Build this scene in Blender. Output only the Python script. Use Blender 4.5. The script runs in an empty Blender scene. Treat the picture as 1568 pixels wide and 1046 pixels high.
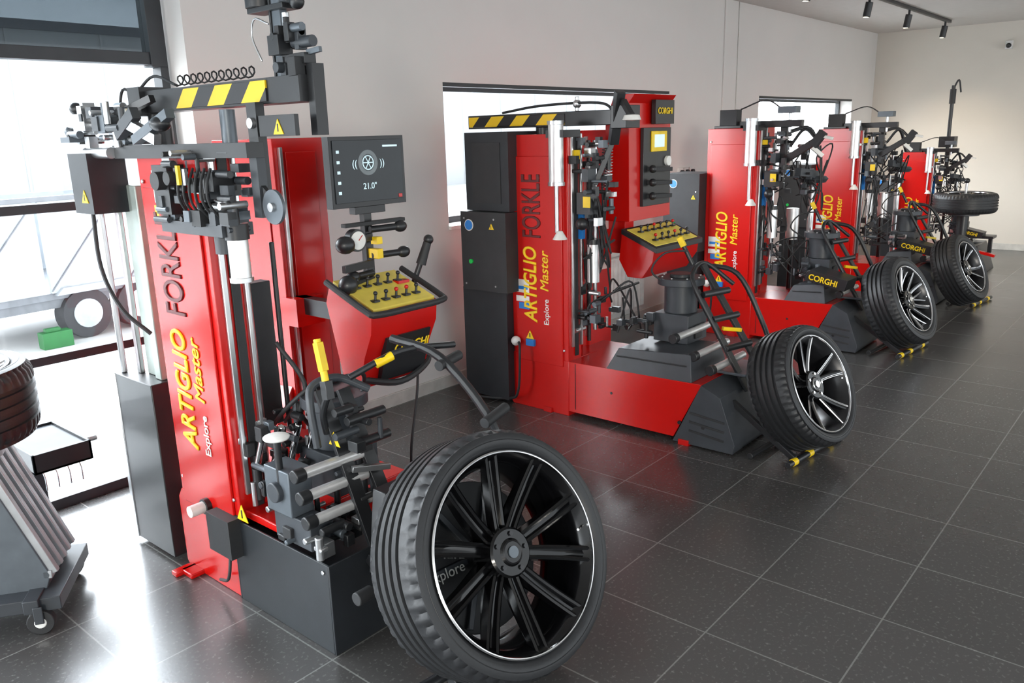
import bpy, bmesh, math, random
from mathutils import Vector, Matrix
random.seed(4)
sc = bpy.context.scene
sc.view_settings.view_transform = 'Standard'
COL = sc.collection

# ---------------------------------------------------------------- materials
def mat(name, col, rough=.5, metal=0.0, coat=0.0, emit=0.0, var=.12, nscale=12, bump=0.0, bscale=300):
    m = bpy.data.materials.new(name); m.use_nodes = True
    nt = m.node_tree; p = nt.nodes['Principled BSDF']
    tc = nt.nodes.new('ShaderNodeTexCoord')
    n = nt.nodes.new('ShaderNodeTexNoise'); n.inputs['Scale'].default_value = nscale; n.inputs['Detail'].default_value = 4
    nt.links.new(tc.outputs['Object'], n.inputs['Vector'])
    r = nt.nodes.new('ShaderNodeValToRGB')
    a = [max(0, c*(1-var)) for c in col]; b = [min(1, c*(1+var)) for c in col]
    r.color_ramp.elements[0].position = .3; r.color_ramp.elements[1].position = .7
    r.color_ramp.elements[0].color = (*a, 1); r.color_ramp.elements[1].color = (*b, 1)
    nt.links.new(n.outputs['Fac'], r.inputs['Fac'])
    nt.links.new(r.outputs['Color'], p.inputs['Base Color'])
    p.inputs['Roughness'].default_value = rough; p.inputs['Metallic'].default_value = metal
    p.inputs['Coat Weight'].default_value = coat; p.inputs['Coat Roughness'].default_value = .08
    if emit:
        nt.links.new(r.outputs['Color'], p.inputs['Emission Color']); p.inputs['Emission Strength'].default_value = emit
    if bump:
        n2 = nt.nodes.new('ShaderNodeTexNoise'); n2.inputs['Scale'].default_value = bscale
        nt.links.new(tc.outputs['Object'], n2.inputs['Vector'])
        bp = nt.nodes.new('ShaderNodeBump'); bp.inputs['Strength'].default_value = bump; bp.inputs['Distance'].default_value = .002
        nt.links.new(n2.outputs['Fac'], bp.inputs['Height']); nt.links.new(bp.outputs['Normal'], p.inputs['Normal'])
    return m

RED = mat('red_paint', (.53, .006, .004), .24, 0, .15, var=.05, nscale=3)
DRED = mat('dark_red_print', (.10, .006, .006), .4)
BLK = mat('black_paint', (.014, .015, .017), .40, 0, .1)
BLKS = mat('black_sheet_metal', (.018, .021, .025), .42, bump=.1)
BLKM = mat('black_matte', (.022, .023, .025), .6, bump=.2)
GRY = mat('grey_plastic', (.042, .048, .056), .45)
MGRY = mat('grey_casting', (.12, .14, .16), .4, .4)
LGRY = mat('light_casting', (.45, .47, .49), .4, .5)
STL = mat('brushed_steel', (.62, .63, .64), .28, .9)
ALU = mat('aluminium_cylinder', (.78, .78, .78), .32, .6)
CHR = mat('chrome', (.8, .8, .8), .1, 1)
YEL = mat('yellow_paint', (.85, .58, .01), .4)
YELP = mat('yellow_panel', (.78, .62, .10), .5)
WHT = mat('white_plastic', (.75, .75, .72), .4)
BLU = mat('blue_label', (.02, .2, .6), .4)
GRN = mat('green_button', (.01, .5, .08), .35)
RUB = mat('tyre_rubber', (.016, .017, .019), .48, bump=.25, bscale=120)
RIMB = mat('gloss_black_alloy', (.003, .003, .0035), .14)
RIMB.node_tree.nodes['Principled BSDF'].inputs['Specular IOR Level'].default_value = .4
RIMS = mat('polished_alloy', (.75, .75, .76), .18, 1)
RIMD = mat('dark_barrel', (.015, .015, .017), .3, .2)
SCR = mat('screen_dark', (.010, .014, .018), .35, emit=.3)
SCL = mat('screen_lines', (.5, .65, .7), .3, emit=.7)
FRM = mat('window_frame_dark', (.022, .026, .03), .4)
PIPEG = mat('pale_profile', (.35, .40, .37), .3, .3)

def stripe_mat():
    m = bpy.data.materials.new('hazard_stripes'); m.use_nodes = True
    nt = m.node_tree; p = nt.nodes['Principled BSDF']; p.inputs['Roughness'].default_value = .4
    tc = nt.nodes.new('ShaderNodeTexCoord'); s = nt.nodes.new('ShaderNodeSeparateXYZ')
    nt.links.new(tc.outputs['Object'], s.inputs[0])
    a = nt.nodes.new('ShaderNodeMath'); a.operation = 'ADD'
    nt.links.new(s.outputs['Y'], a.inputs[0]); nt.links.new(s.outputs['Z'], a.inputs[1])
    f = nt.nodes.new('ShaderNodeMath'); f.operation = 'MULTIPLY'; f.inputs[1].default_value = 1/.20
    nt.links.new(a.outputs[0], f.inputs[0])
    fr = nt.nodes.new('ShaderNodeMath'); fr.operation = 'FRACT'; nt.links.new(f.outputs[0], fr.inputs[0])
    g = nt.nodes.new('ShaderNodeMath'); g.operation = 'GREATER_THAN'; g.inputs[1].default_value = .5
    nt.links.new(fr.outputs[0], g.inputs[0])
    mx = nt.nodes.new('ShaderNodeMix'); mx.data_type = 'RGBA'
    mx.inputs['A'].default_value = (.012, .012, .014, 1); mx.inputs['B'].default_value = (.85, .55, .01, 1)
    nt.links.new(g.outputs[0], mx.inputs['Factor']); nt.links.new(mx.outputs['Result'], p.inputs['Base Color'])
    return m
HAZ = stripe_mat()

def glass_mat(name, tint=(1, 1, 1), gl=.06):
    m = bpy.data.materials.new(name); m.use_nodes = True
    nt = m.node_tree; nt.nodes.clear()
    o = nt.nodes.new('ShaderNodeOutputMaterial'); t = nt.nodes.new('ShaderNodeBsdfTransparent'); g = nt.nodes.new('ShaderNodeBsdfGlossy')
    t.inputs[0].default_value = (*tint, 1); g.inputs['Roughness'].default_value = .03
    mx = nt.nodes.new('ShaderNodeMixShader'); mx.inputs[0].default_value = gl
    nt.links.new(t.outputs[0], mx.inputs[1]); nt.links.new(g.outputs[0], mx.inputs[2]); nt.links.new(mx.outputs[0], o.inputs[0])
    return m
GLS = glass_mat('window_glass', gl=.03)
TINT = glass_mat('tinted_glass', (.23, .25, .26), .04)

def floor_mat():
    m = bpy.data.materials.new('dark_stone_tiles'); m.use_nodes = True
    nt = m.node_tree; p = nt.nodes['Principled BSDF']; L = nt.links
    p.inputs['IOR'].default_value = 1.75
    tc = nt.nodes.new('ShaderNodeTexCoord'); mp = nt.nodes.new('ShaderNodeMapping')
    mp.inputs['Location'].default_value = (-.03, -.21, 0)
    L.new(tc.outputs['Object'], mp.inputs['Vector'])
    br = nt.nodes.new('ShaderNodeTexBrick'); br.offset = 0; br.squash = 1
    br.inputs['Scale'].default_value = 1; br.inputs['Brick Width'].default_value = .44; br.inputs['Row Height'].default_value = .44
    br.inputs['Mortar Size'].default_value = .003; br.inputs['Mortar Smooth'].default_value = .2
    br.inputs['Color1'].default_value = (.070, .067, .065, 1); br.inputs['Color2'].default_value = (.059, .057, .055, 1)
    br.inputs['Mortar'].default_value = (.19, .19, .18, 1)
    L.new(mp.outputs[0], br.inputs['Vector'])
    n = nt.nodes.new('ShaderNodeTexNoise'); n.inputs['Scale'].default_value = 75; n.inputs['Detail'].default_value = 4
    L.new(tc.outputs['Object'], n.inputs['Vector'])
    r = nt.nodes.new('ShaderNodeValToRGB'); r.color_ramp.elements[0].position = .58; r.color_ramp.elements[1].position = .74
    r.color_ramp.elements[0].color = (0, 0, 0, 1); r.color_ramp.elements[1].color = (.09, .09, .085, 1)
    L.new(n.outputs['Fac'], r.inputs['Fac'])
    n3 = nt.nodes.new('ShaderNodeTexNoise'); n3.inputs['Scale'].default_value = 2.2; n3.inputs['Detail'].default_value = 5
    L.new(tc.outputs['Object'], n3.inputs['Vector'])
    ad = nt.nodes.new('ShaderNodeMix'); ad.data_type = 'RGBA'; ad.blend_type = 'ADD'; ad.inputs['Factor'].default_value = 1
    L.new(br.outputs['Color'], ad.inputs['A']); L.new(r.outputs['Color'], ad.inputs['B'])
    L.new(ad.outputs['Result'], p.inputs['Base Color'])
    mr = nt.nodes.new('ShaderNodeMapRange'); mr.inputs['To Min'].default_value = .20; mr.inputs['To Max'].default_value = .30
    L.new(n3.outputs['Fac'], mr.inputs['Value']); L.new(mr.outputs[0], p.inputs['Roughness'])
    bp = nt.nodes.new('ShaderNodeBump'); bp.inputs['Strength'].default_value = .10; bp.inputs['Distance'].default_value = .002
    L.new(n.outputs['Fac'], bp.inputs['Height']); L.new(bp.outputs[0], p.inputs['Normal'])
    return m
FLR = floor_mat()
WALL = mat('white_plaster', (.70, .68, .655), .85, var=.02, nscale=2, bump=.15, bscale=60)
WALLB = mat('beige_plaster', (.66, .62, .55), .85, var=.02, nscale=2, bump=.15, bscale=60)
CEIL = mat('ceiling_paint', (.56, .54, .51), .9, var=.03)
TRIM = mat('baseboard_paint', (.55, .54, .5), .6)

# ---------------------------------------------------------------- builder
class B:
    def __init__(s): s.bm = bmesh.new(); s.mats = []
    def mi(s, m):
        if m not in s.mats: s.mats.append(m)
        return s.mats.index(m)
    def add(s, vs, fs, m):
        v = [s.bm.verts.new(x) for x in vs]; i = s.mi(m)
        for f in fs:
            try: s.bm.faces.new([v[k] for k in f]).material_index = i
            except ValueError: pass
    def box(s, a, b, m):
        x0, x1 = sorted((a[0], b[0])); y0, y1 = sorted((a[1], b[1])); z0, z1 = sorted((a[2], b[2]))
        s.add([(x0,y0,z0),(x1,y0,z0),(x1,y1,z0),(x0,y1,z0),(x0,y0,z1),(x1,y0,z1),(x1,y1,z1),(x0,y1,z1)],
              [(0,3,2,1),(4,5,6,7),(0,1,5,4),(1,2,6,5),(2,3,7,6),(3,0,4,7)], m)
    def bar(s, p, q, w, h, m, up=(0,0,1)):
        p = Vector(p); q = Vector(q); d = (q-p).normalized(); up = Vector(up)
        if abs(d.dot(up)) > .95: up = Vector((0,1,0))
        a = d.cross(up).normalized()*w/2; b = a.cross(d).normalized()*h/2
        vs = [c+i*a+j*b for c in (p, q) for i, j in ((-1,-1),(1,-1),(1,1),(-1,1))]
        s.add(vs, [(0,1,2,3),(7,6,5,4),(0,4,5,1),(1,5,6,2),(2,6,7,3),(3,7,4,0)], m)
    def cyl(s, p, q, r, m, n=20, r2=None):
        p = Vector(p); q = Vector(q); r2 = r if r2 is None else r2
        d = (q-p).normalized(); u = d.orthogonal().normalized(); w = d.cross(u)
        vs = []
        for c, rr in ((p, r), (q, r2)):
            for k in range(n):
                a = 2*math.pi*k/n; vs.append(c+(u*math.cos(a)+w*math.sin(a))*rr)
        fs = [(k, (k+1) % n, n+(k+1) % n, n+k) for k in range(n)]+[tuple(range(n))[::-1], tuple(range(n, 2*n))]
        s.add(vs, fs, m)
    def tube(s, pts, r, m, n=8, sub=6):
        P = [Vector(x) for x in pts]
        if len(P) > 2 and sub > 1:
            Q = []
            E = [P[0]*2-P[1]]+P+[P[-1]*2-P[-2]]
            for i in range(1, len(E)-2):
                for k in range(sub):
                    t = k/sub; a, b, c, d = E[i-1:i+3]
                    Q.append(.5*((2*b)+(c-a)*t+(2*a-5*b+4*c-d)*t*t+(3*b-a-3*c+d)*t**3))
            Q.append(P[-1]); P = Q
        vs = []; u = None
        for i, c in enumerate(P):
            d = (P[min(i+1, len(P)-1)]-P[max(i-1, 0)]).normalized()
            u = d.orthogonal().normalized() if u is None else (u-d*u.dot(d)).normalized()
            w = d.cross(u)
            for k in range(n):
                a = 2*math.pi*k/n; vs.append(c+(u*math.cos(a)+w*math.sin(a))*r)
        fs = [(i*n+k, i*n+(k+1) % n, (i+1)*n+(k+1) % n, (i+1)*n+k) for i in range(len(P)-1) for k in range(n)]
        fs += [tuple(range(n))[::-1], tuple(range((len(P)-1)*n, len(P)*n))]
        s.add(vs, fs, m)
    def prism(s, pts, ax, a, b, m):
        n = len(pts)
        def mk(p, v):
            return {'x': (v, p[0], p[1]), 'y': (p[0], v, p[1]), 'z': (p[0], p[1], v)}[ax]
        vs = [mk(p, a) for p in pts]+[mk(p, b) for p in pts]
        s.add(vs, [tuple(range(n)), tuple(range(n, 2*n))[::-1]]+[(k, (k+1) % n, n+(k+1) % n, n+k) for k in range(n)], m)
    def lathe(s, prof, m, o=(0,0,0), n=64, ax='y', closed=False, rf=None):
        o = Vector(o); vs = []
        for k in range(n):
            a = 2*math.pi*k/n
            for i, (h, r) in enumerate(prof):
                rr = r if rf is None else rf(i, k, r)
                if ax == 'y': vs.append(o+Vector((rr*math.cos(a), h, rr*math.sin(a))))
                elif ax == 'z': vs.append(o+Vector((rr*math.cos(a), rr*math.sin(a), h)))
                else: vs.append(o+Vector((h, rr*math.cos(a), rr*math.sin(a))))
        L = len(prof); fs = []
        for k in range(n):
            for i in range(L if closed else L-1):
                j = (i+1) % L; fs.append((k*L+i, k*L+j, ((k+1) % n)*L+j, ((k+1) % n)*L+i))
        s.add(vs, fs, m)
    def ball(s, c, r, m, sq=(1,1,1)):
        c = Vector(c); n, h = 14, 8; vs = [c+Vector((0,0,r*sq[2]))]
        for i in range(1, h):
            t = math.pi*i/h
            for k in range(n):
                a = 2*math.pi*k/n; vs.append(c+Vector((r*sq[0]*math.sin(t)*math.cos(a), r*sq[1]*math.sin(t)*math.sin(a), r*sq[2]*math.cos(t))))
        vs.append(c-Vector((0,0,r*sq[2]))); e = len(vs)-1
        fs = [(0, 1+k, 1+(k+1) % n) for k in range(n)]
        for i in range(h-2):
            fs += [(1+i*n+k, 1+(i+1)*n+k, 1+(i+1)*n+(k+1) % n, 1+i*n+(k+1) % n) for k in range(n)]
        fs += [(e, 1+(h-2)*n+(k+1) % n, 1+(h-2)*n+k) for k in range(n)]
        s.add(vs, fs, m)
    def spring(s, p, q, r, m, turns=12, wr=.004):
        p = Vector(p); q = Vector(q); d = q-p; u = d.orthogonal().normalized(); w = d.normalized().cross(u)
        pts = []
        N = turns*8
        for i in range(N+1):
            a = 2*math.pi*i/8; pts.append(p+d*i/N+(u*math.cos(a)+w*math.sin(a))*r)
        s.tube(pts, wr, m, 5, 1)
    def obj(s, name, parent=None, bevel=.004, loc=(0,0,0), rot=None):
        bmesh.ops.recalc_face_normals(s.bm, faces=s.bm.faces)
        for f in s.bm.faces: f.smooth = True
        for e in s.bm.edges:
            if len(e.link_faces) == 2 and e.calc_face_angle(0) > .6: e.smooth = False
        me = bpy.data.meshes.new(name); s.bm.to_mesh(me); s.bm.free()
        for m in s.mats: me.materials.append(m)
        o = bpy.data.objects.new(name, me); COL.objects.link(o)
        o.location = loc
        if rot: o.rotation_euler = rot
        if parent: o.parent = parent
        if bevel:
            b = o.modifiers.new('bevel', 'BEVEL'); b.width = bevel; b.segments = 2; b.limit_method = 'ANGLE'; b.angle_limit = .7
        return o

def empty(name, loc, rz=0, sc_=1, rx=0):
    e = bpy.data.objects.new(name, None); COL.objects.link(e); e.location = loc; e.rotation_euler = (rx, 0, rz); e.scale = (sc_,)*3
    e.empty_display_size = .1
    return e

MODES = {'side_up': ((0,0,1),(0,1,0),(-1,0,0)), 'side': ((0,-1,0),(0,0,1),(-1,0,0)), 'front': ((1,0,0),(0,0,1),(0,-1,0))}
def text(name, body, size, loc, mode, m, parent, bold=.0, shear=0, sx=1):
    c = bpy.data.curves.new(name, 'FONT'); c.body = body; c.size = size; c.extrude = .0008; c.bevel_depth = bold; c.bevel_resolution = 0; c.shear = shear
    c.materials.append(m); o = bpy.data.objects.new(name, c); COL.objects.link(o)
    if isinstance(mode, str): mode = MODES[mode]
    x, y, z = [Vector(v).normalized() for v in mode]
    M = Matrix(((x[0], y[0], z[0]), (x[1], y[1], z[1]), (x[2], y[2], z[2]))).to_4x4()
    o.parent = parent; o.matrix_local = Matrix.Translation(loc) @ M @ Matrix.Diagonal((sx, 1, 1, 1))
    return o

def tri(b, y, z, x, s=.05):   # warning triangle on a -x face
    b.prism([(y-s/2, z), (y+s/2, z), (y, z+s*.87)], 'x', x-.003, x, YEL)
    b.prism([(y-s*.06, z+s*.15), (y+s*.06, z+s*.15), (y+s*.06, z+s*.6), (y-s*.06, z+s*.6)], 'x', x-.004, x-.003, BLK)

# ---------------------------------------------------------------- wheel
def wheel(R, rim, w, style, face, az, spokes=10, lean=0, name='car_wheel', flat=False, spin=.25, disc=.12):
    e = bpy.data.objects.new(name, None); COL.objects.link(e)
    n = Vector((math.sin(az)*math.cos(lean), -math.cos(az)*math.cos(lean), -math.sin(lean)))      # outward
    e.location = Vector(face)-n*(w/2); e.rotation_euler = (lean, 0, az)
    if flat: e.location = face; e.rotation_euler = (-math.pi/2, 0, az)
    hw = w/2
    b = B()
    prof = [(-hw+.022, rim-.004), (-hw+.004, rim+.004), (-hw-.004, rim+.014), (-hw-.010, rim+(R-rim)*.35), (-hw-.010, rim+(R-rim)*.55), (-hw-.004, rim+(R-rim)*.75),
            (-hw+.006, R-.016), (-hw+.018, R-.006)]
    g = [-.62, -.2, .2, .62]; sh0 = len(prof)-1
    tw = hw-.03
    prof.append((-tw*.98, R-.002)); sh1 = len(prof)-1
    for q in g:
        c = q*tw; prof += [(c-.009, R), (c-.007, R-.010), (c+.007, R-.010), (c+.009, R)]
    r2 = [(-h, r) for h, r in prof[:sh1+1]][::-1]
    i2 = len(prof); prof += r2
    def rf(i, k, r):
        if k % 3 == 0 and (i in (sh0-1, sh0, sh1) or i in (i2, i2+1, i2+2)): return r-.007
        return r
    b.lathe(prof, RUB, n=168, rf=rf)
    b.lathe([(-hw-.0105, rim+(R-rim)*.44), (-hw-.0115, rim+(R-rim)*.46), (-hw-.0105, rim+(R-rim)*.48)], RUB, n=96)
    b.obj('tyre', e, bevel=0)
    b = B()
    b.lathe([(-hw+.012, rim+.001), (-hw-.003, rim+.002), (-hw-.006, rim-.002), (-hw-.005, rim-.005), (-hw+.002, rim-.007)], RIMS, n=96)
    b.lathe([(-hw+.002, rim-.0065), (-hw+.018, rim-.02), (-hw+.05, rim-.036), (hw*.3, rim-.045), (hw-.02, rim-.03), (hw-.0, rim+.002)], RIMB if style == 'black' else RIMD, n=96)
    b.obj('rim', e, bevel=0)
    b = B()
    def spoke(a0, a1, w0, w1, m, yo=0, dep=.03, r0=.05, off0=0, off1=0):
        K = 7; vs = []
        for i in range(K):
            t = i/(K-1); r = r0+(rim-.010-r0)*t; a = a0+(a1-a0)*t; of = off0+(off1-off0)*t
            y = -hw+.06-.055*t**1.4+yo; hwid = (w0+(w1-w0)*t)/2
            er = Vector((math.cos(a), 0, math.sin(a))); et = Vector((-math.sin(a), 0, math.cos(a)))
            dd = dep*(1-.3*t)
            for sx, yy in ((-1, y+dd), (-.7, y+.004), (0, y), (.7, y+.004), (1, y+dd)):
                vs.append(er*r+et*(hwid*sx+of)+Vector((0, yy, 0)))
        fs = []
        for i in range(K-1):
            for k in range(5): fs.append((i*5+k, i*5+(k+1) % 5, (i+1)*5+(k+1) % 5, (i+1)*5+k))
        fs += [(0,1,2,3,4), tuple((K-1)*5+q for q in (4,3,2,1,0))]
        b.add(vs, fs, m)
    for k in range(spokes):
        a = 2*math.pi*k/spokes+spin
        if style == 'black':
            sg = .05 if k % 2 else -.05
            spoke(a+sg, a, .050, .030, RIMB, .012, .045)
            for q in (-1, 1): spoke(a+sg, a, .018, .018, RIMB, 0, .04, .05, q*.014, q*.018)
        else:
            for sg in (-1, 1):
                spoke(a+sg*.10, a+sg*.22, .038, .036, RIMB, .002)
                spoke(a+sg*.10, a+sg*.22, .009, .010, RIMS, -.0008, .004, .05, sg*.008, sg*.008)
            if style == 'mesh':
                spoke(a+.62, a+.45, .02, .016, RIMS, .01, .02, .1); spoke(a+.62, a+.80, .02, .016, RIMS, .01, .02, .1)
    b.cyl((0, -hw+.04, 0), (0, -hw+.13, 0), .075, RIMB, 40)
    b.lathe([(-hw+.04, .075), (-hw+.034, .068), (-hw+.034, .042), (-hw+.03, .038), (-hw+.026, .034), (-hw+.026, .0001)], RIMB, n=40)
    b.lathe([(-hw+.027, .036), (-hw+.0235, .033), (-hw+.027, .030)], RIMD if style == 'black' else CHR, n=40)
    b.cyl((0, -hw+.026, 0), (0, -hw+.022, 0), .018, MGRY if style == 'black' else RIMS, 24)
    for k in range(5):
        a = 2*math.pi*k/5; b.cyl((.055*math.cos(a), -hw+.037, .055*math.sin(a)), (.055*math.cos(a), -hw+.028, .055*math.sin(a)), .008, RIMD if style == 'black' else CHR, 6)
    b.cyl((rim-.03, -hw+.012, -.02), (rim-.055, -hw-.005, -.02), .004, CHR, 8)
    b.obj('spokes', e, bevel=0)
    if not flat:
        b = B(); b.cyl((0, hw-.03, 0), (0, hw+.02, 0), disc, BLKM, 48); b.cyl((0, -hw+.1, 0), (0, hw, 0), .05, BLK, 24)
        for k in range(6):
            a = k*math.pi/3; b.bar((0, hw-.035, 0), (disc*.95*math.cos(a), hw-.035, disc*.95*math.sin(a)), .02, .03, GRY, (0, 1, 0))
        b.obj('lift_clamp_disc', e, bevel=.003)
        if disc > .2: text('clamp_lettering', 'Explore', .045, (-.21, hw-.056, -.02), 'front', WHT, e)
    return e

# ---------------------------------------------------------------- room
b = B(); b.box((-4, -3, -.1), (12.45, 4.05, 0), FLR); b.obj('floor', bevel=0)
b = B()
Y0, Y1 = 3.75, 4.0; H = 2.83
W1 = (3.77, 6.59, 1.07, 1.97); W2 = (8.46, 11.36, 1.07, 1.96)
xs = [2.08, W1[0], W1[1], W2[0], W2[1], 12.2]
for i in range(0, 6, 2): b.box((xs[i], Y0, 0), (xs[i+1], Y1, H), WALL)
for w in (W1, W2):
    b.box((w[0], Y0, 0), (w[1], Y1, w[2]), WALL); b.box((w[0], Y0, w[3]), (w[1], Y1, H), WALL)
b.obj('wall_north', bevel=0)
b = B(); b.box((12.2, -3, 0), (12.45, 4.0, H), WALLB); b.obj('wall_east', bevel=0)
b = B(); b.box((-4, -3, H), (12.45, 4.05, H+.15), CEIL); b.obj('ceiling', bevel=0)
b = B(); b.box((2.08, 3.735, 0), (12.2, 3.75, .085), TRIM); b.obj('baseboard_north')
b = B(); b.box((12.185, -3, 0), (12.2, 3.735, .085), TRIM); b.obj('baseboard_east')
b = B(); b.box((7.60, 3.735, 0.085), (7.63, 3.75, H), WALL); b.box((7.9, 3.742, 0.085), (7.91, 3.75, H), TRIM); b.obj('trim_1')
for i, w in enumerate((W1, W2)):
    b = B(); y0, y1 = 3.90, 3.95; t = .045
    b.box((w[0], y0, w[3]-.045), (w[1], y1, w[3]), FRM); b.box((w[0], y0, w[2]), (w[1], y1, w[2]+t), FRM)
    b.box((w[0], y0, w[2]), (w[0]+t, y1, w[3]), FRM); b.box((w[1]-t, y0, w[2]), (w[1], y1, w[3]), FRM)
    b.box((w[0]+t, 3.92, w[2]+t), (w[1]-t, 3.926, w[3]-t), GLS)
    b.box((w[0], 3.73, w[2]-.02), (w[1], 3.9, w[2]+.004), WHT)
    b.box((w[0], 3.752, w[3]-.025), (w[1], 3.79, w[3]), FRM)
    b.obj('window_%d' % (i+1), bevel=.002)
b = B(); y0, y1 = 3.90, 3.97
for z0, z1 in ((0, .05), (.69, .73), (1.365, 1.405), (2.01, 2.065), (H-.05, H)): b.box((-4, y0, z0), (2.06, y1, z1), FRM)
for x in (-4, -1.6, .2): b.box((x, y0-.01, 0), (x+.06, y1+.01, H), FRM)
b.box((1.98, y0-.01, 2.0), (2.06, y1, H), FRM); b.box((2.02, y0-.01, 0), (2.06, y1, 2.0), FRM)
b.box((-4, 3.93, .05), (2.0, 3.936, 2.01), GLS); b.box((-4, 3.93, 2.065), (2.0, 3.936, H-.05), TINT)
b.obj('window_3', bevel=.002)

# radiator
b = B()
for k in range(22): b.box((4.75+k*.06, 3.66, .16), (4.80+k*.06, 3.72, .62), WHT)
b.box((4.74, 3.675, .17), (6.08, 3.71, .2), WHT); b.box((4.74, 3.675, .59), (6.08, 3.71, .61), WHT)
b.box((4.9, 3.69, .3), (4.95, 3.73, .5), WHT); b.box((5.9, 3.69, .3), (5.95, 3.73, .5), WHT)
b.tube([(4.8, 3.69, .17), (4.8, 3.69, 0.0)], .012, WHT)
b.obj('radiator')
# wall sockets with plugs behind the third machine
b = B()
for k in range(3): b.box((6.75+k*.1, 3.725, 1.22), (6.83+k*.1, 3.75, 1.30), WHT); b.cyl((6.79+k*.1, 3.70, 1.26), (6.79+k*.1, 3.725, 1.26), .022, BLK); b.tube([(6.79+k*.1, 3.70, 1.26), (6.79+k*.1, 3.66, 1.2), (6.8+k*.08, 3.70, .9)], .006, BLKM)
b.obj('wall_sockets', bevel=.003)

# ceiling track lights
e = empty('track_light', (0, 0, 0))
b = B(); b.box((6.0, 2.66, H-.035), (11.4, 2.695, H), BLK)
SP = (6.9, 8.4, 9.7, 11.2)
for x in SP:
    b.cyl((x, 2.68, H-.035), (x, 2.68, H-.08), .012, BLK, 10); b.cyl((x, 2.68, H-.08), (x+.0, 2.70, H-.21), .034, BLK, 24)
b.obj('rail_and_spots', e)
LENS = mat('lamp_lens', (1, .85, .6), .4, emit=4)
b = B()
for x in SP: b.cyl((x, 2.70, H-.2105), (x, 2.7, H-.2125), .026, LENS, 20)
b.obj('lenses', e, bevel=0)
for x in SP:
    l = bpy.data.lights.new('spot', 'SPOT'); l.energy = 40; l.color = (1, .82, .6); l.spot_size = 1.6; l.spot_blend = .9; l.shadow_soft_size = .05
    o = bpy.data.objects.new('spot_lamp', l); COL.objects.link(o); o.location = (x, 2.71, H-.23)
    o.rotation_euler = Vector((.35, -.05, -1)).to_track_quat('-Z', 'Y').to_euler(); o.parent = e
b = B(); b.box((12.15, 2.12, 2.5), (12.2, 2.2, 2.6), WHT); b.ball((12.14, 2.16, 2.54), .03, BLK); b.obj('motion_detector')

# ---------------------------------------------------------------- tyre changer, common bits
def cables(b, n, c, s, m=BLKM, r=.006):
    for i in range(n):
        p = [Vector(c)+Vector((random.uniform(-1,1)*s[0], random.uniform(-1,1)*s[1], random.uniform(-1,1)*s[2])) for _ in range(4)]
        b.tube(p, r, m, 6, 6)

def clutter(b, lo, hi, n, seed, mats=None):
    """small valves, brackets, bolts and fittings filling a carriage"""
    rr = random.Random(seed); mats = mats or [BLK, BLK, GRY, BLKM, STL, MGRY]
    for i in range(n):
        c = Vector([rr.uniform(lo[k], hi[k]) for k in range(3)]); m = rr.choice(mats); t = rr.random()
        if t < .45:
            s = [rr.uniform(.010, .028) for _ in range(3)]; b.box(c-Vector(s), c+Vector(s), m)
        else:
            d = rr.choice([Vector((1,0,0)), Vector((0,1,0)), Vector((0,0,1))])*rr.uniform(.02, .05); b.cyl(c-d, c+d, rr.uniform(.007, .016), m, 12)

def column(e, top=1.62, tower=(.57, .82, .44, .90)):
    b = B()
    b.box((0, 0, .03), (.13, .42, top), RED)
    b.box((-.010, .035, .30), (0, .385, top-.12), RED)
    b.box((.025, -.014, .42), (.045, 0, top), STL); b.box((.06, -.008, .36), (.095, 0, top), BLKM); b.box((.105, -.02, .42), (.12, 0, top), STL)
    b.prism([(-.0, 0), (.43, 0), (.45, .02), (.45, .30), (.42, .34), (0, .34)], 'x', -.004, .30, RED)
    for y in (.03, .39):
        for z in (.40, top-.10): b.cyl((-.008, y, z), (-.0, y, z), .008, STL, 8)
    b.obj('left_column', e)
    b = B()
    x0, x1, y0, y1 = tower
    b.box((x0, y0, .1), (x1, y1, 1.655), RED); b.box((x0-.005, y0+.06, .5), (x0, y1-.06, 1.5), RED)
    b.box((x0+.05, y0-.015, .3), (x1-.05, y0, 1.6), RED); b.box((x0+.02, y0-.02, .4), (x0+.035, y0, 1.62), STL)
    if y0 > .3: b.prism([(x0, .1), (x0-.11, .1), (x0-.11, .42), (x0, .60)], 'y', y0+.02, y1-.02, RED)
    else:
        b.box((x1-.16, y0-.018, 1.05), (x1-.06, y0-.015, 1.13), WHT); b.box((x1-.16, y0-.018, 1.16), (x1-.06, y0-.015, 1.20), BLU); b.box((x1-.15, y0-.018, .8), (x1-.07, y0-.015, .86), WHT)
    b.box((.28, .05, .05), (.6, .8, .3), RED)
    b.obj('right_column', e)

def motor(b, x, y, z0, z1, r=.10):
    b.box((x-r, y-r, z0), (x+r, y+r, z0+(z1-z0)*.45), GRY)
    b.cyl((x, y, z0+(z1-z0)*.45), (x, y, z1-.04), r*.85, GRY, 28); b.cyl((x, y, z1-.04), (x, y, z1), r*1.2, GRY, 32); b.cyl((x, y, z1), (x, y, z1+.02), r*.6, BLK, 28)
    b.box((x-.04, y-r-.01, z0+.02), (x+.04, y-r, z0+.1), BLK)
    for k in range(8):
        a = k*math.pi/4; b.cyl((x+r*math.cos(a), y+r*math.sin(a), z1), (x+r*math.cos(a), y+r*math.sin(a), z1+.008), .007, STL, 6)

def lettering(e, top, dark=True):
    text('lettering_yellow', 'ARTIGLIO', .135, (-.0125, .225, .55), 'side_up', YEL, e, .0034, .15, .75)
    text('lettering_script', 'Master', .085, (-.0125, .135, .74), 'side_up', YEL, e, .0012, .2, 1)
    text('lettering_white', 'Explore', .05, (-.0125, .135, .54), 'side_up', WHT, e, .0006, 0, 1)
    if dark: text('lettering_dark', 'FORKLE', .19, (-.0115, .19, 1.05), 'side_up', DRED, e, .0034, 0, .55)

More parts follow.
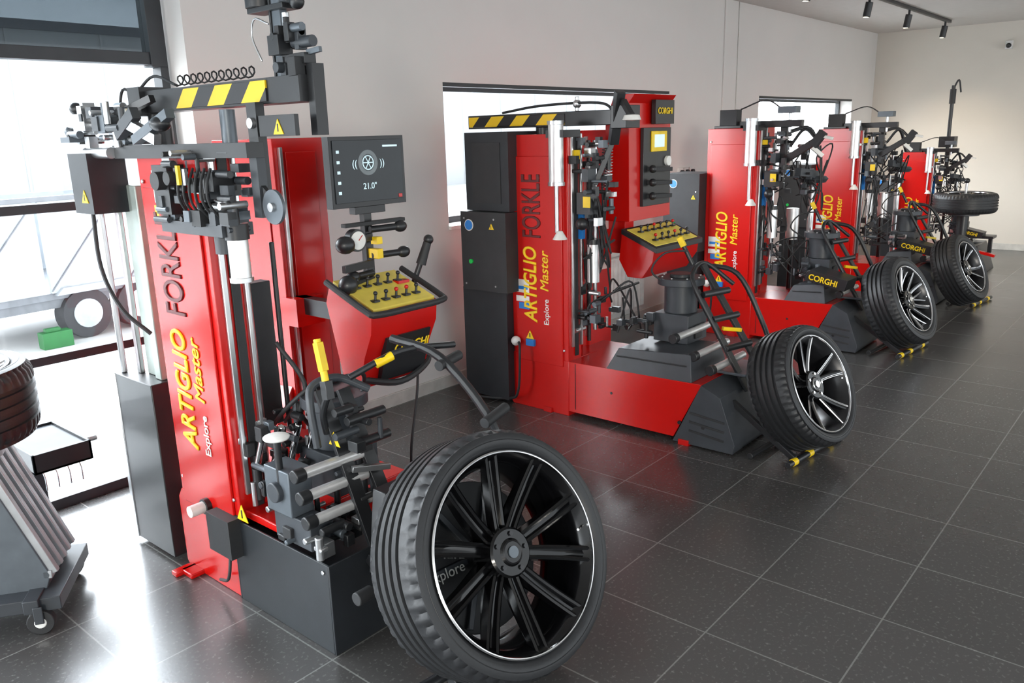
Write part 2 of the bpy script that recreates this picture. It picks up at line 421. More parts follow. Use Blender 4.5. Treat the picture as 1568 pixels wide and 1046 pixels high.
# ---------------------------------------------------------------- machine A (foreground)
def machine_a(X, Y):
    e = empty('tire_changer', (X, Y, 0))
    column(e); lettering(e, 1.62)
    b = B()
    b.box((.36, -.50, .05), (.62, .05, .30), RED); b.box((.02, -.20, .33), (.62, .02, .36), RED)
    b.box((-.06, .32, 0), (.05, .40, .02), RED); b.box((-.09, .38, 0), (.0, .42, .02), RED)
    for x, y in ((.5, -.3), (.7, .6)): b.cyl((x, y, 0), (x, y, .06), .03, BLK)
    b.obj('base', e)
    b = B()
    x0, x1, ya, yb, zt = -.008, .34, .055, -.515, .325; t = .008
    b.box((x0, yb+t, 0), (x0+t, ya-t, zt), BLKS); b.box((x1-t, yb+t, 0), (x1, ya-t, zt), BLKS)
    b.box((x0, yb, 0), (x1, yb+t, zt), BLKS); b.box((x0, ya-t, 0), (x1, ya, zt), BLKS); b.box((x0+t, yb+t, .27), (x1-t, ya-t, .29), BLKS)
    b.cyl((x0-.006, yb+.03, zt-.03), (x0, yb+.03, zt-.03), .008, STL, 8)
    b.obj('storage_box', e, .002)
    b = B()
    b.box((-.03, .5, .02), (.07, .82, .75), BLK); b.box((-.034, .80, .02), (-.02, .83, .75), STL)
    b.box((.03, .53, .75), (.07, .58, 1.5), PIPEG); b.box((.05, .585, .75), (.07, .68, 1.5), PIPEG); b.box((.03, .70, .75), (.05, .73, 1.5), STL)
    b.cyl((.0, .78, .75), (.0, .78, 1.42), .012, STL, 10)
    b.obj('rear_cabinet', e)
    b = B()
    b.box((-.055, .0, .19), (-.0, .15, .34), BLKM); b.cyl((-.085, .21, .33), (-.03, .21, .33), .022, WHT); b.cyl((-.03, .21, .33), (.02, .21, .33), .03, BLK)
    tri(b, -.03, .34, -.01, .07)
    b.tube([(-.03, .05, .2), (-.05, .05, .1), (-.03, .15, .05)], .006, BLKM)
    b.obj('pneumatic_box', e)
    b = B()
    b.box((-.013, .22, 1.45), (-.0105, .30, 1.56), WHT); b.cyl((-.015, .26, 1.52), (-.013, .26, 1.52), .02, RED)
    b.box((-.013, .19, 1.40), (-.0105, .31, 1.44), YEL); b.box((-.014, .205, 1.405), (-.013, .235, 1.435), BLU); b.box((-.014, .25, 1.405), (-.013, .28, 1.435), RED)
    b.obj('stickers', e, 0)
    # upper arm with hazard stripes
    b = B()
    b.box((.08, -.46, 1.755), (.16, .53, 1.83), BLK)
    b.box((.074, -.30, 1.762), (.08, .24, 1.823), HAZ)
    b.box((.06, .46, 1.745), (.18, .55, 1.845), BLK)
    b.cyl((.12, .45, 1.6), (.12, .45, 1.75), .04, BLK); b.cyl((.12, .0, 1.6), (.12, .0, 1.75), .025, MGRY)
    b.spring((.11, .28, 1.855), (.11, -.20, 1.855), .016, BLKM, 11, .003)
    b.tube([(.11, .28, 1.84), (.11, .44, 1.88), (.08, .53, 1.82)], .005, BLKM); b.tube([(.08, .5, 1.8), (.06, .58, 1.84), (.04, .6, 1.72)], .005, BLKM)
    b.box((.11, -.49, 1.66), (.15, -.46, 1.86), BLK); b.box((.04, -.48, 1.66), (.055, -.30, 1.72), BLK); tri(b, -.40, 1.665, .04, .05)
    b.box((.04, -.29, 1.50), (.07, -.24, 1.76), BLK); b.cyl((.03, -.265, 1.70), (.06, -.265, 1.70), .016, STL)
    b.obj('upper_arm', e)
    b = B()
    b.box((.11, -.355, 1.80), (.135, -.315, 2.22), MGRY); b.box((.105, -.315, 1.82), (.14, -.307, 2.2), BLK)
    b.cyl((.12, -.25, 2.03), (.12, -.25, 2.09), .045, BLK, 28); b.cyl((.12, -.25, 2.09), (.12, -.25, 2.3), .06, GRY, 28)
    b.box((.09, -.40, 2.015), (.15, -.22, 2.03), BLK); b.ball((.12, -.43, 2.03), .022, BLK); b.bar((.12, -.36, 2.03), (.12, -.43, 2.03), .015, .015, BLK)
    b.box((.10, -.47, 1.86), (.14, -.36, 1.89), BLK); b.box((.105, -.44, 1.90), (.135, -.42, 1.97), GRY); b.cyl((.12, -.36, 1.95), (.12, -.44, 1.95), .012, STL); b.cyl((.12, -.40, 1.92), (.12, -.49, 1.92), .016, GRY)
    b.bar((.12, -.46, 1.89), (.12, -.52, 1.895), .012, .015, MGRY)
    b.tube([(.1, -.31, 1.98), (.1, -.24, 2.0), (.1, -.22, 1.95), (.1, -.26, 1.88)], .003, STL)
    clutter(b, (.09, -.44, 1.84), (.14, -.34, 1.98), 16, 77)
    b.obj('tool_slide', e, .003)
    # lower carriage
    b = B()
    b.box((-.03, -.33, 1.60), (.03, .53, 1.645), BLK)
    b.box((-.08, .64, 1.40), (.06, .80, 1.62), BLKS); tri(b, .70, 1.44, -.08, .055)
    b.cyl((-.04, .52, 1.62), (-.04, .72, 1.62), .02, STL)
    b.cyl((-.03, .50, 1.72), (-.03, .88, 1.72), .012, STL); b.box((-.06, .5, 1.69), (0, .56, 1.75), MGRY); b.box((-.06, .66, 1.70), (.0, .76, 1.76), STL)
    b.ball((-.03, .86, 1.70), .022, MGRY); b.ball((-.03, .78, 1.78), .024, BLK); b.box((-.08, .76, 1.66), (.0, .84, 1.68), MGRY)
    clutter(b, (-.06, .40, 1.65), (.02, .85, 1.78), 40, 12, [BLK, GRY, STL, STL, LGRY, MGRY])
    b.bar((-.03, .6, 1.72), (.05, .35, 1.80), .025, .025, BLK); b.bar((-.05, .3, 1.66), (-.05, .05, 1.74), .03, .03, MGRY); b.ball((-.05, .12, 1.71), .032, BLK, (1, 1.3, .8))
    b.bar((-.05, .35, 1.72), (-.05, .15, 1.66), .025, .035, STL); b.bar((-.05, .42, 1.68), (-.05, .28, 1.75), .03, .04, GRY)
    b.box((-.05, -.18, 1.36), (.06, .20, 1.40), GRY); b.box((-.06, .10, 1.42), (.05, .2, 1.58), BLK)
    b.box((-.05, -.16, 1.50), (.03, -.05, 1.56), BLK); b.cyl((-.09, .13, 1.53), (-.06, .13, 1.53), .03, BLKM); b.cyl((-.09, .05, 1.54), (-.06, .05, 1.54), .022, BLKM)
    b.box((-.085, -.02, 1.52), (-.075, -.005, 1.58), YEL); b.box((-.085, -.06, 1.52), (-.075, -.045, 1.57), STL)
    b.box((.02, -.30, 1.42), (.05, -.26, 1.6), GRY)
    b.cyl((.02, -.36, 1.455), (.03, -.36, 1.455), .052, MGRY, 40); b.cyl((.01, -.36, 1.455), (.05, -.36, 1.455), .014, STL); b.bar((.035, -.36, 1.455), (.035, -.27, 1.52), .015, .03, BLK)
    b.cyl((.0, -.18, 1.23), (.0, -.18, 1.35), .032, ALU, 32); b.cyl((.0, -.18, 1.35), (.0, -.18, 1.40), .038, BLK); b.cyl((.0, -.18, 1.215), (.0, -.18, 1.23), .037, STL, 32)
    b.cyl((.0, -.1, 1.30), (.0, -.1, 1.40), .03, GRY)
    clutter(b, (-.06, -.26, 1.38), (.05, .2, 1.62), 90, 5)
    for i in range(6):
        y = .02-i*.035; b.tube([(-.05, y, 1.57), (-.08, y-.02, 1.52), (-.07, y-.01, 1.46), (-.02, y, 1.40)], .0045, BLKM)
    b.tube([(-.06, .7, 1.42), (-.07, .68, 1.2), (-.06, .58, 1.05), (.0, .5, .95)], .008, BLKM)
    b.obj('tool_carriage', e, .003)
    b = B()
    b.cyl((.17, .08, .45), (.17, .08, 1.4), .014, STL); b.box((.18, .10, .6), (.28, .16, 1.15), BLKM)
    b.cyl((.25, .02, .5), (.25, .02, 1.3), .009, BLK)
    b.tube([(.2, -.02, .95), (.25, -.1, .8), (.22, -.1, .7), (.3, -.05, .6)], .009, BLKM)
    for i in range(5):
        o = .05*i
        b.tube([(.2+o, .05, .62), (.18+o, -.08, .72), (.24+o, -.16, .80), (.32+o, -.1, .74), (.34+o, .02, .6)], .009, BLKM)
        b.cyl((.06+o, -.04-o*.6, .52), (.07+o, -.10-o*.6, .68), .012, CHR); b.cyl((.06+o, -.04-o*.6, .40), (.06+o, -.04-o*.6, .52), .017, BLK)
    clutter(b, (.03, -.18, .38), (.26, .02, .7), 56, 8)
    b.obj('hoses_and_valves', e, .003)
    b = B()
    motor(b, .30, -.20, .42, .77, .10)
    b.box((-.01, -.34, .44), (.08, -.20, .60), MGRY); b.box((.0, -.42, .34), (.08, -.22, .44), GRY); b.cyl((-.03, -.27, .52), (.0, -.27, .52), .035, GRY)
    b.cyl((-.01, -.48, .34), (-.01, -.48, .42), .014, STL); b.box((-.02, -.50, .37), (.01, -.46, .385), STL)
    for y, z in ((-.40, .61), (-.42, .54), (-.44, .46)):
        b.cyl((-.01, y, z), (.24, y-.01, z), .018, ALU, 20); b.cyl((-.03, y, z), (.01, y, z), .023, BLK, 20)
    b.lathe([(0, .0001), (.004, .04), (.013, .045), (.02, .025), (.02, .0001)], WHT, (.0, -.28, .70), 24, 'z'); b.cyl((.0, -.28, .5), (.0, -.28, .7), .012, BLK)
    clutter(b, (.0, -.46, .34), (.2, -.2, .44), 30, 9)
    b.obj('turntable_drive', e)
    b = B()
    b.bar((.16, -.32, .84), (.18, -.52, .33), .016, .05, BLK, (1, 0, 0)); b.bar((.25, -.32, .82), (.28, -.54, .32), .016, .05, BLK, (1, 0, 0))
    b.tube([(.10, -.36, .66), (.10, -.34, .80), (.13, -.32, .86), (.22, -.34, .87), (.30, -.40, .82)], .014, GRY)
    b.cyl((.11, -.43, .86), (.12, -.38, 1.03), .012, YEL); b.bar((.115, -.41, .93), (.119, -.385, 1.02), .025, .025, YEL); b.bar((.11, -.43, .84), (.112, -.42, .90), .03, .03, BLK)
    b.tube([(.11, -.43, .86), (.12, -.38, .78), (.14, -.36, .70)], .012, BLK)
    b.tube([(.22, -.40, .88), (.40, -.46, .94), (.60, -.52, .93)], .012, BLK)
    b.cyl((.31, -.43, .91), (.37, -.45, .93), .016, YEL)
    b.tube([(.45, -.36, .96), (.47, -.58, .92), (.50, -.78, .72), (.50, -.82, .55)], .016, BLK)
    b.cyl((.44, -.60, .90), (.56, -.58, .91), .018, BLKM); b.cyl((.44, -.80, .74), (.58, -.77, .75), .018, BLKM)
    for z, y in ((.38, -.54), (.66, -.44), (.74, -.42)): b.cyl((.18, y, z), (.34, y, z), .016, BLK)
    b.bar((.17, -.44, .58), (.30, -.48, .56), .02, .02, STL)
    b.prism([(-.42, .66), (-.36, .66), (-.39, .71)], 'x', .145, .148, YEL)
    clutter(b, (.16, -.50, .40), (.30, -.36, .80), 16, 91, [BLK, BLKM, GRY])
    b.obj('lift_levers', e, .003)
    b = B()
    b.bar((.15, -.53, .30), (.10, -.98, .03), .03, .04, BLK); b.bar((.5, -.52, .28), (.50, -.98, .03), .03, .04, BLK)
    b.cyl((.02, -.66, .27), (.4, -.70, .25), .014, BLK); b.cyl((-.02, -.66, .27), (.04, -.66, .27), .022, BLKM)
    b.cyl((-.02, -.90, .05), (.5, -.95, .05), .018, BLK); b.cyl((-.06, -.90, .05), (.0, -.90, .05), .024, BLKM)
    b.cyl((.28, -.50, .34), (.28, -.80, .37), .04, STL, 24); b.prism([(.1, .28), (.46, .28), (.42, .56), (.14, .56)], 'y', -.64, -.58, BLK)
    b.obj('wheel_lift', e, .003)
    # console
    b = B()
    b.box((.60, -.0, .93), (.65, .44, 1.0), BLK)
    b.box((.56, .36, .88), (.7, .46, 1.0), RED)
    b.prism([(-.08, .985), (.17, 1.075), (.20, 1.0), (.12, .68), (.02, .66), (-.02, .80), (-.07, .90)], 'x', .595, .95, RED)
    b.add([(.61, -.075, 1.0), (.94, -.075, 1.0), (.94, .165, 1.09), (.61, .165, 1.09), (.61, -.075, .98), (.94, -.075, .98), (.94, .165, 1.07), (.61, .165, 1.07)],
          [(0,1,2,3),(7,6,5,4),(0,4,5,1),(1,5,6,2),(2,6,7,3),(3,7,4,0)], YELP)
    b.tube([(.58, .17, 1.09), (.58, -.06, 1.0), (.60, -.11, .985), (.78, -.12, .985), (.95, -.11, .985), (.985, -.06, 1.0), (.985, .17, 1.09)], .013, BLKM, 10, 4)
    b.prism([(-.066, .87), (-.035, .87), (.03, .68), (-.008, .68), (-.041, .79)], 'x', .68, .92, BLK)
    b.tube([(.60, .02, .70), (.75, -.05, .67), (.95, .0, .70), (1.0, .05, .76)], .014, BLKM)
    rr = random.Random(3)
    for i in range(5):
        for j in range(2):
            x = .66+i*.055; y = -.03+j*.11; z = 1.0+(y+.075)*.375
            b.box((x-.014, y-.014, z), (x+.014, y+.014, z+.008), BLK); b.cyl((x, y, z), (x+.004, y, z+.03), .005, BLK, 8); b.ball((x+.004, y, z+.035), .009, rr.choice([BLK, RED, BLK]))
    b.box((.86, .05, 1.05), (.92, .09, 1.062), RED)
    b.cyl((.99, .10, 1.03), (1.02, .08, 1.12), .012, BLK); b.cyl((1.02, .08, 1.11), (1.05, .06, 1.21), .022, BLKM, 20, .017); b.ball((1.052, .058, 1.215), .022, BLK)
    b.tube([(.95, .1, .9), (1.0, .12, .6), (.92, .1, .3), (1.0, .2, .1)], .006, BLKM)
    b.obj('control_console', e)
    text('console_lettering', 'CORGHI', .055, (.715, -.058, .80), ((1,0,0),(0,-.3,1),(0,-1,-.3)), YEL, e, .0012, .1, .9)
    b = B()
    b.box((.79, .16, 1.05), (.83, .19, 1.40), BLK); b.box((.74, .15, 1.345), (.90, .19, 1.375), BLK)
    b.box((.66, .12, 1.30), (.98, .15, 1.315), BLKM)
    for z, xa in ((1.28, .95), (1.17, .96), (1.10, .68)):
        b.cyl((.80, .14, z), (xa, .12, z), .014, BLK); b.ball((xa, .12, z), .025, BLK, (1.3, 1, 1)); b.bar((.62, .1, z-.03), (.8, .14, z-.03), .02, .03, BLK)
    b.ball((.62, .08, 1.24), .04, BLK, (1, 1, .9)); b.ball((.62, .08, 1.08), .04, BLK)
    b.box((.80, .1, 1.16), (.83, .16, 1.20), YEL); b.box((.80, .1, 1.22), (.83, .14, 1.25), YEL)
    b.cyl((.69, .085, 1.25), (.69, .12, 1.25), .045, BLK, 32); b.cyl((.69, .082, 1.25), (.69, .085, 1.25), .037, WHT, 32); b.bar((.69, .080, 1.25), (.71, .080, 1.27), .003, .003, RED)
    b.obj('accessory_post', e)
    b = B()
    b.box((.63, .15, 1.375), (1.02, .19, 1.655), BLK); b.box((.645, .146, 1.395), (1.005, .150, 1.64), SCR)
    SG = mat('screen_grey', (.12, .14, .15), .4, emit=.5)
    b.lathe([(.001, .052), (-.001, .050), (-.001, .034), (.001, .032)], SG, (.82, .146, 1.55), 40); b.lathe([(0, .030), (-.002, .029), (-.002, .026), (0, .025)], SCL, (.82, .146, 1.55), 40)
    for k in range(6):
        a = k*math.pi/3; b.bar((.82, .145, 1.55), (.82+.027*math.cos(a), .145, 1.55+.027*math.sin(a)), .004, .002, SCL, (0, 1, 0))
    for z in (1.43, 1.47, 1.51, 1.55, 1.59): b.box((.66, .144, z), (.675, .146, z+.012), SCL)
    b.box((.90, .144, 1.61), (.98, .146, 1.618), SCL); b.box((.975, .144, 1.40), (.995, .146, 1.415), RED)
    b.obj('monitor', e, .005)
    text('screen_digits', '21.0"', .035, (.785, .144, 1.445), 'front', SCL, e, 0); text('screen_paren_a', '((', .04, (.735, .144, 1.535), 'front', SCL, e); text('screen_paren_b', '))', .04, (.88, .144, 1.535), 'front', SCL, e)
    return e

# ---------------------------------------------------------------- machine B (the others)
def machine_b(X, Y, console=True, s=1.0, seed=1, cabinet=True, dx=0, dy=0, wheel_lift=True, hazard=False):
    e = empty('tire_changer', (X, Y, 0), 0, s)
    column(e, 1.64, (.34, .66, .14, .5) if hazard else (.36, .58, .12, .36)); lettering(e, 1.64, console)
    b = B()
    F = dy
    b.prism([(.44, .03), (.44, .33), (-.86+F, .35), (-.70+F, .03)], 'x', 0, .55, RED)
    b.prism([(-.862+F, .35), (-.97+F, .30), (-1.06+F, .06), (-1.05+F, .01), (-.702+F, .01)], 'x', -.01, .50, GRY)
    for z in (.09, .14, .19): b.bar((-.012, -.80+F, z), (-.012, -1.0+F, z-.02), .006, .012, BLKM)
    b.box((-.02, .12, 0), (.05, .18, .03), RED); b.box((-.02, -.8+F, 0), (.05, -.74+F, .03), RED); b.box((.5, -.8+F, 0), (.57, -.74+F, .03), RED)
    b.cyl((-.004, -.3, .20), (0, -.3, .20), .008, BLK, 10); b.box((-.003, -.05, .05), (0, -.045, .33), DRED)
    for y in (-.74, -.88): b.cyl((-.014, y+F, .12), (0, y+F, .12), .01, BLK, 12)
    b.obj('base', e)
    b = B(); G = F*.6
    b.add([(.0,-.26,.335),(.0,-.80+F,.35),(.42,-.80+F,.35),(.42,-.26,.335),(.04,-.32,.46),(.04,-.77+F,.49),(.38,-.77+F,.49),(.38,-.32,.46)],
          [(0,1,2,3),(4,7,6,5),(0,4,5,1),(1,5,6,2),(2,6,7,3),(3,7,4,0)], GRY)
    for z in (.39, .43): b.bar((.018, -.32, z-.01), (.018, -.76+F, z), .006, .008, BLKM)
    b.box((.22, -1.0+F, .36), (.5, -.82+F, .375), MGRY)
    motor(b, .36, -.53+G, .48, .84, .11)
    for y, z in ((-.66, .56), (-.78, .48), (-.88, .42)): b.cyl((.06, y+F, z), (.45, y+F, z), .019, ALU); b.cyl((.04, y+F, z), (.08, y+F, z), .027, BLK)
    clutter(b, (.1, -.45, .48), (.3, -.25, .62), 12, seed)
    b.obj('turntable_drive', e)
    if wheel_lift:
        b = B()
        b.bar((.36, -.66, .92), (.42, -1.05, .28), .016, .055, BLK, (1, 0, 0)); b.bar((.22, -.70, .80), (.26, -1.0, .28), .016, .05, BLK, (1, 0, 0))
        b.tube([(.22, -.85, .55), (.2, -.7, .82), (.26, -.66, .9), (.4, -.66, .92), (.5, -.78, .8)], .013, BLK)
        b.tube([(.45, -.6, .9), (.5, -.8, .86), (.52, -.95, .6), (.5, -1.02, .45)], .015, BLK)
        b.cyl((.32, -.62, .92), (.3, -.55, 1.06), .012, BLK); b.bar((.305, -.57, 1.02), (.298, -.545, 1.07), .03, .03, YEL)
        b.tube([(.3, -.6, 1.0), (.25, -.48, .98), (.22, -.42, .88), (.28, -.5, .80)], .006, BLKM)
        for z, y in ((.5, -.88), (.65, -.8), (.78, -.74)): b.cyl((.22, y, z), (.42, y-.05, z), .018, BLK)
        b.bar((.26, -.84, .60), (.36, -.9, .58), .02, .02, YEL)
        b.bar((.12, -.98, .25), (.08, -1.34, .03), .025, .03, BLK); b.bar((.45, -1.0, .2), (.5, -1.36, .03), .025, .03, BLK)
        b.cyl((.0, -1.34, .022), (.54, -1.40, .022), .016, BLK); b.cyl((.0, -1.14, .022), (.5, -1.18, .022), .016, BLK)
        for x in (.04, .2, .42): b.cyl((x, -1.34-x*.11, .022), (x+.04, -1.34-(x+.04)*.11, .022), .019, YEL)
        b.obj('wheel_lift', e, .003, (dx, dy, 0))
    if cabinet:
        b = B()
        if hazard:
            b.box((-.08, .36, 1.205), (.25, .70, 1.66), BLKS); b.box((-.12, .36, .725), (.25, .72, 1.2), BLKM); b.box((-.06, .42, .03), (.25, .78, .72), BLKS)
            b.box((-.085, .42, 1.25), (-.08, .64, 1.6), BLKM)
        else:
            b.box((-.12, .42, .68), (.22, .74, 1.30), BLKM); b.box((-.04, .46, .03), (.22, .74, .68), BLKS)
        z1 = 1.12 if hazard else 1.22
        b.cyl((-.124, .65, z1), (-.12, .65, z1), .035, WHT, 28); b.cyl((-.126, .65, z1), (-.124, .65, z1), .03, BLU, 28)
        b.cyl((-.13, .64, .90), (-.12, .64, .90), .014, GRN); tri(b, .47, 1.1, -.12, .04)
        for y in (.45, .69):
            for z in (.76, 1.16): b.cyl((-.123, y, z), (-.12, y, z), .006, STL, 8)
        b.obj('electric_cabinet', e)
    b = B()
    b.box((-.014, .28, .72), (-.0105, .38, .80), WHT); b.box((-.015, .29, .74), (-.014, .37, .76), BLU); b.box((-.014, .28, .62), (-.0105, .36, .66), BLU)
    b.box((-.014, .28, .665), (-.0105, .38, .70), WHT)
    tri(b, .28, .44, -.011, .06); b.box((-.03, .24, .40), (-.0105, .3, .44), BLU)
    b.ball((-.04, .37, .42), .03, WHT); b.tube([(-.03, .36, .42), (-.09, .30, .38), (-.09, .32, .12), (-.05, .44, .04), (-.1, .7, .02)], .008, BLKM)
    b.obj('stickers_and_feed', e, .002)
    # upper arm
    b = B()
    if hazard:
        b.box((.12, -.25, 1.68), (.22, .85, 1.76), BLK); b.box((.114, .1, 1.69), (.12, .84, 1.75), HAZ)
        b.cyl((.17, .3, 1.6), (.17, .3, 1.68), .04, BLK); b.cyl((.17, .05, 1.76), (.17, .05, 1.84), .012, STL); b.ball((.17, .05, 1.8), .025, STL)
        b.tube([(.16, .6, 1.77), (.16, .3, 1.80), (.16, -.1, 1.80), (.17, -.2, 1.75)], .008, BLKM)
        b.box((.1, -.32, 1.66), (.24, -.22, 1.78), BLK)
        b.bar((.1, -.28, 1.85), (.16, -.20, 1.58), .05, .05, BLK); b.bar((.16, -.20, 1.60), (.1, -.12, 1.36), .03, .03, GRY)
        b.lathe([(0, .0001), (-.004, .04), (-.03, .05), (-.035, .0001)], WHT, (.06, -.38, 1.73), 20, 'z'); b.bar((.1, -.3, 1.8), (.06, -.38, 1.72), .03, .03, BLK)
    else:
        b.box((.02, .16, 1.64), (.13, .38, 1.66), BLK); b.box((.03, .2, 1.66), (.12, .34, 1.78), BLKM)
        b.box((.06, -.30, 1.64), (.11, .2, 1.69), BLK); b.cyl((.085, -.2, 1.6), (.085, -.2, 1.78), .012, STL); b.box((.04, -.26, 1.74), (.13, -.12, 1.79), MGRY)
        b.tube([(.1, .2, 1.78), (.1, 0, 1.84), (.1, -.15, 1.76)], .006, BLKM)
        b.box((.09, -.18, 1.3), (.12, -.13, 1.64), BLK); b.bar((.1, -.42, 1.55), (.1, -.15, 1.38), .04, .05, BLK); b.bar((.1, -.45, 1.6), (.1, -.38, 1.5), .05, .06, BLKM)
        b.bar((.1, -.44, 1.57), (.1, -.52, 1.55), .03, .02, WHT); b.tube([(.1, -.4, 1.55), (.12, -.3, 1.62), (.12, -.2, 1.5)], .012, BLK)
    b.obj('upper_arm', e)
    b = B()
    b.cyl((-.045, .04, 1.38), (-.045, .04, 1.69), .042, ALU, 36); b.cyl((-.045, .04, 1.69), (-.045, .04, 1.71), .048, STL, 36); b.cyl((-.045, .04, 1.36), (-.045, .04, 1.38), .048, STL, 36)
    b.cyl((-.045, .04, 1.10), (-.045, .04, 1.38), .012, STL); b.lathe([(0, .0001), (.003, .042), (.015, .035), (.05, .014), (.05, .0001)], WHT, (-.045, .02, 1.06), 24, 'z')
    b.box((-.04, .02, 1.40), (.05, .09, 1.46), BLK); b.box((-.06, -.02, 1.62), (.1, .1, 1.66), BLK)
    b.box((.02, -.14, 1.20), (.10, -.05, 1.32), BLK); b.ball((.0, -.10, 1.15), .035, BLK); b.box((.0, -.14, 1.38), (.08, -.1, 1.45), GRY)
    for k in range(3): b.spring((.14+k*.03, -.15, 1.34), (.15+k*.03, -.15, 1.56), .013, STL if k else BLKM, 14, .0025)
    b.cyl((.14, -.08, .80), (.14, -.08, 1.02), .036, ALU, 28); b.cyl((.14, -.08, 1.02), (.14, -.08, 1.05), .04, BLK)
    b.cyl((.2, -.05, .5), (.2, -.05, 1.6), .012, STL); b.cyl((.28, .05, .4), (.28, .05, 1.6), .012, BLK)
    b.box((.1, -.03, 1.05), (.13, .0, 1.30), BLU); b.box((.05, -.05, 1.5), (.055, -.0, 1.55), YEL); b.box((.01, -.145, 1.24), (.018, -.1, 1.30), YEL)
    clutter(b, (.0, -.2, 1.15), (.20, .0, 1.6), 44, seed+20); clutter(b, (.08, -.15, .50), (.3, .02, .75), 30, seed+30)
    cables(b, 8, (.14, -.1, 1.1), (.10, .10, .35)); cables(b, 5, (.25, -.2, .65), (.15, .15, .15))
    b.obj('tool_carriage', e, .003)
    if console:
        b = B()
        b.prism([(-.13, 1.12), (-.12, 1.80), (-.16, 1.85), (-.02, 1.85), (.04, 1.7), (.04, 1.12)], 'x', .44, .92, RED)
        b.box((.56, -.15, 1.20), (.88, -.128, 1.66), BLK); b.box((.66, -.17, 1.68), (.88, -.14, 1.82), BLK)
        b.box((.64, -.158, 1.52), (.82, -.15, 1.64), YEL); b.box((.67, -.164, 1.545), (.78, -.158, 1.62), SCL)
        b.cyl((.83, -.17, 1.46), (.83, -.15, 1.46), .03, WHT)
        for z in (1.42, 1.34, 1.26): b.bar((.60, -.17, z), (.84, -.17, z-.01), .04, .025, BLKM); b.ball((.62, -.18, z), .024, BLK)
        b.box((.6, .0, .9), (.7, .4, 1.1), RED)
        b.prism([(-.34, .98), (-.12, 1.08), (-.1, .9), (-.16, .80), (-.26, .80), (-.33, .90)], 'x', .38, .92, RED)
        b.add([(.37, -.36, .985), (.93, -.36, .985), (.93, -.12, 1.085), (.37, -.12, 1.085), (.37, -.36, .955), (.93, -.36, .955), (.93, -.12, 1.055), (.37, -.12, 1.055)],
              [(0,1,2,3),(7,6,5,4),(0,4,5,1),(1,5,6,2),(2,6,7,3),(3,7,4,0)], BLK)
        b.add([(.40, -.34, .996), (.90, -.34, .996), (.90, -.14, 1.08), (.40, -.14, 1.08), (.40, -.34, .98), (.90, -.34, .98), (.90, -.14, 1.06), (.40, -.14, 1.06)],
              [(0,1,2,3),(7,6,5,4),(0,4,5,1),(1,5,6,2),(2,6,7,3),(3,7,4,0)], YELP)
        for i in range(6):
            for j in range(2):
                x = .46+i*.075; y = -.3+j*.1; z = 1.0+(y+.34)*.42
                b.box((x-.015, y-.015, z), (x+.015, y+.015, z+.01), BLK); b.cyl((x, y, z), (x, y, z+.03), .005, BLK, 8); b.ball((x, y, z+.035), .01, [BLK, RED][(i+j) % 3 == 0])
        b.obj('control_console', e)
        text('console_lettering', 'CORGHI', .05, (.68, -.173, 1.74), 'front', YEL, e, .001, .1, .9)
    else:
        b = B()
        b.lathe([(0, .0001), (0, .10), (.03, .12), (.05, .10), (.06, .0001)], GRY, (.62, -.20, 1.2), 28, 'z'); b.cyl((.62, -.20, .3), (.62, -.20, 1.2), .025, STL)
        b.cyl((.5, -.1, .75), (.5, -.1, 1.0), .05, ALU, 28); b.cyl((.5, -.1, .3), (.5, -.1, .75), .02, BLK)
        b.bar((.3, -.2, 1.3), (.62, -.24, 1.26), .05, .06, GRY); b.tube([(.3, -.1, 1.6), (.5, -.2, 1.62), (.62, -.25, 1.4)], .016, BLK)
        b.bar((.25, -.3, 1.5), (.3, -.38, 1.42), .05, .03, WHT)
        cables(b, 7, (.5, -.2, 1.2), (.15, .15, .3)); clutter(b, (.3, -.25, 1.1), (.6, -.1, 1.5), 24, seed+40)
        b.prism([(-.42, .52), (-.72, .46), (-.74, .54), (-.46, .60)], 'x', -.02, .2, BLK)
        b.obj('bead_roller_arm', e, .003)
        text('arm_lettering', 'CORGHI', .06, (-.022, -.45, .53), ((0,-1,-.2),(0,-.2,1),(-1,0,0)), YEL, e, .0015, 0, .95)
    return e

machine_a(1.38, 2.49)
machine_b(3.70, 2.74, True, 1, 1, hazard=True)
machine_b(6.03, 2.66, False, 1, 2, dy=.22)
machine_b(8.15, 2.58, False, .98, 3, dy=.24)
m5 = machine_b(10.3, 2.45, False, .80, 4, dy=.3, wheel_lift=False)
b = B(); b.cyl((.3, -.1, 1.5), (.3, -.1, 2.55), .025, BLK); b.cyl((.3, -.1, 2.3), (.3, -.1, 2.5), .04, BLKM); b.box((.2, -.2, 1.7), (.4, 0, 1.85), BLK); b.tube([(.3, -.1, 2.5), (.3, -.16, 2.62), (.3, -.2, 2.45)], .012, BLK)
b.obj('tall_tool_slide', m5, .004)

AZ = math.radians(-7); LN = math.radians(-25)
wheel(.372, .300, .25, 'black', (1.645, 1.41, .452), AZ, 10, LN, disc=.235)
wheel(.318, .252, .225, 'silver', (3.98, 1.36, .385), AZ, 5, LN)
wheel(.335, .25, .225, 'mesh', (6.33, 1.54, .40), AZ, 5, LN, spin=.6)
wheel(.318, .235, .215, 'silver', (8.13, 1.53, .385), AZ, 5, LN, spin=.9)

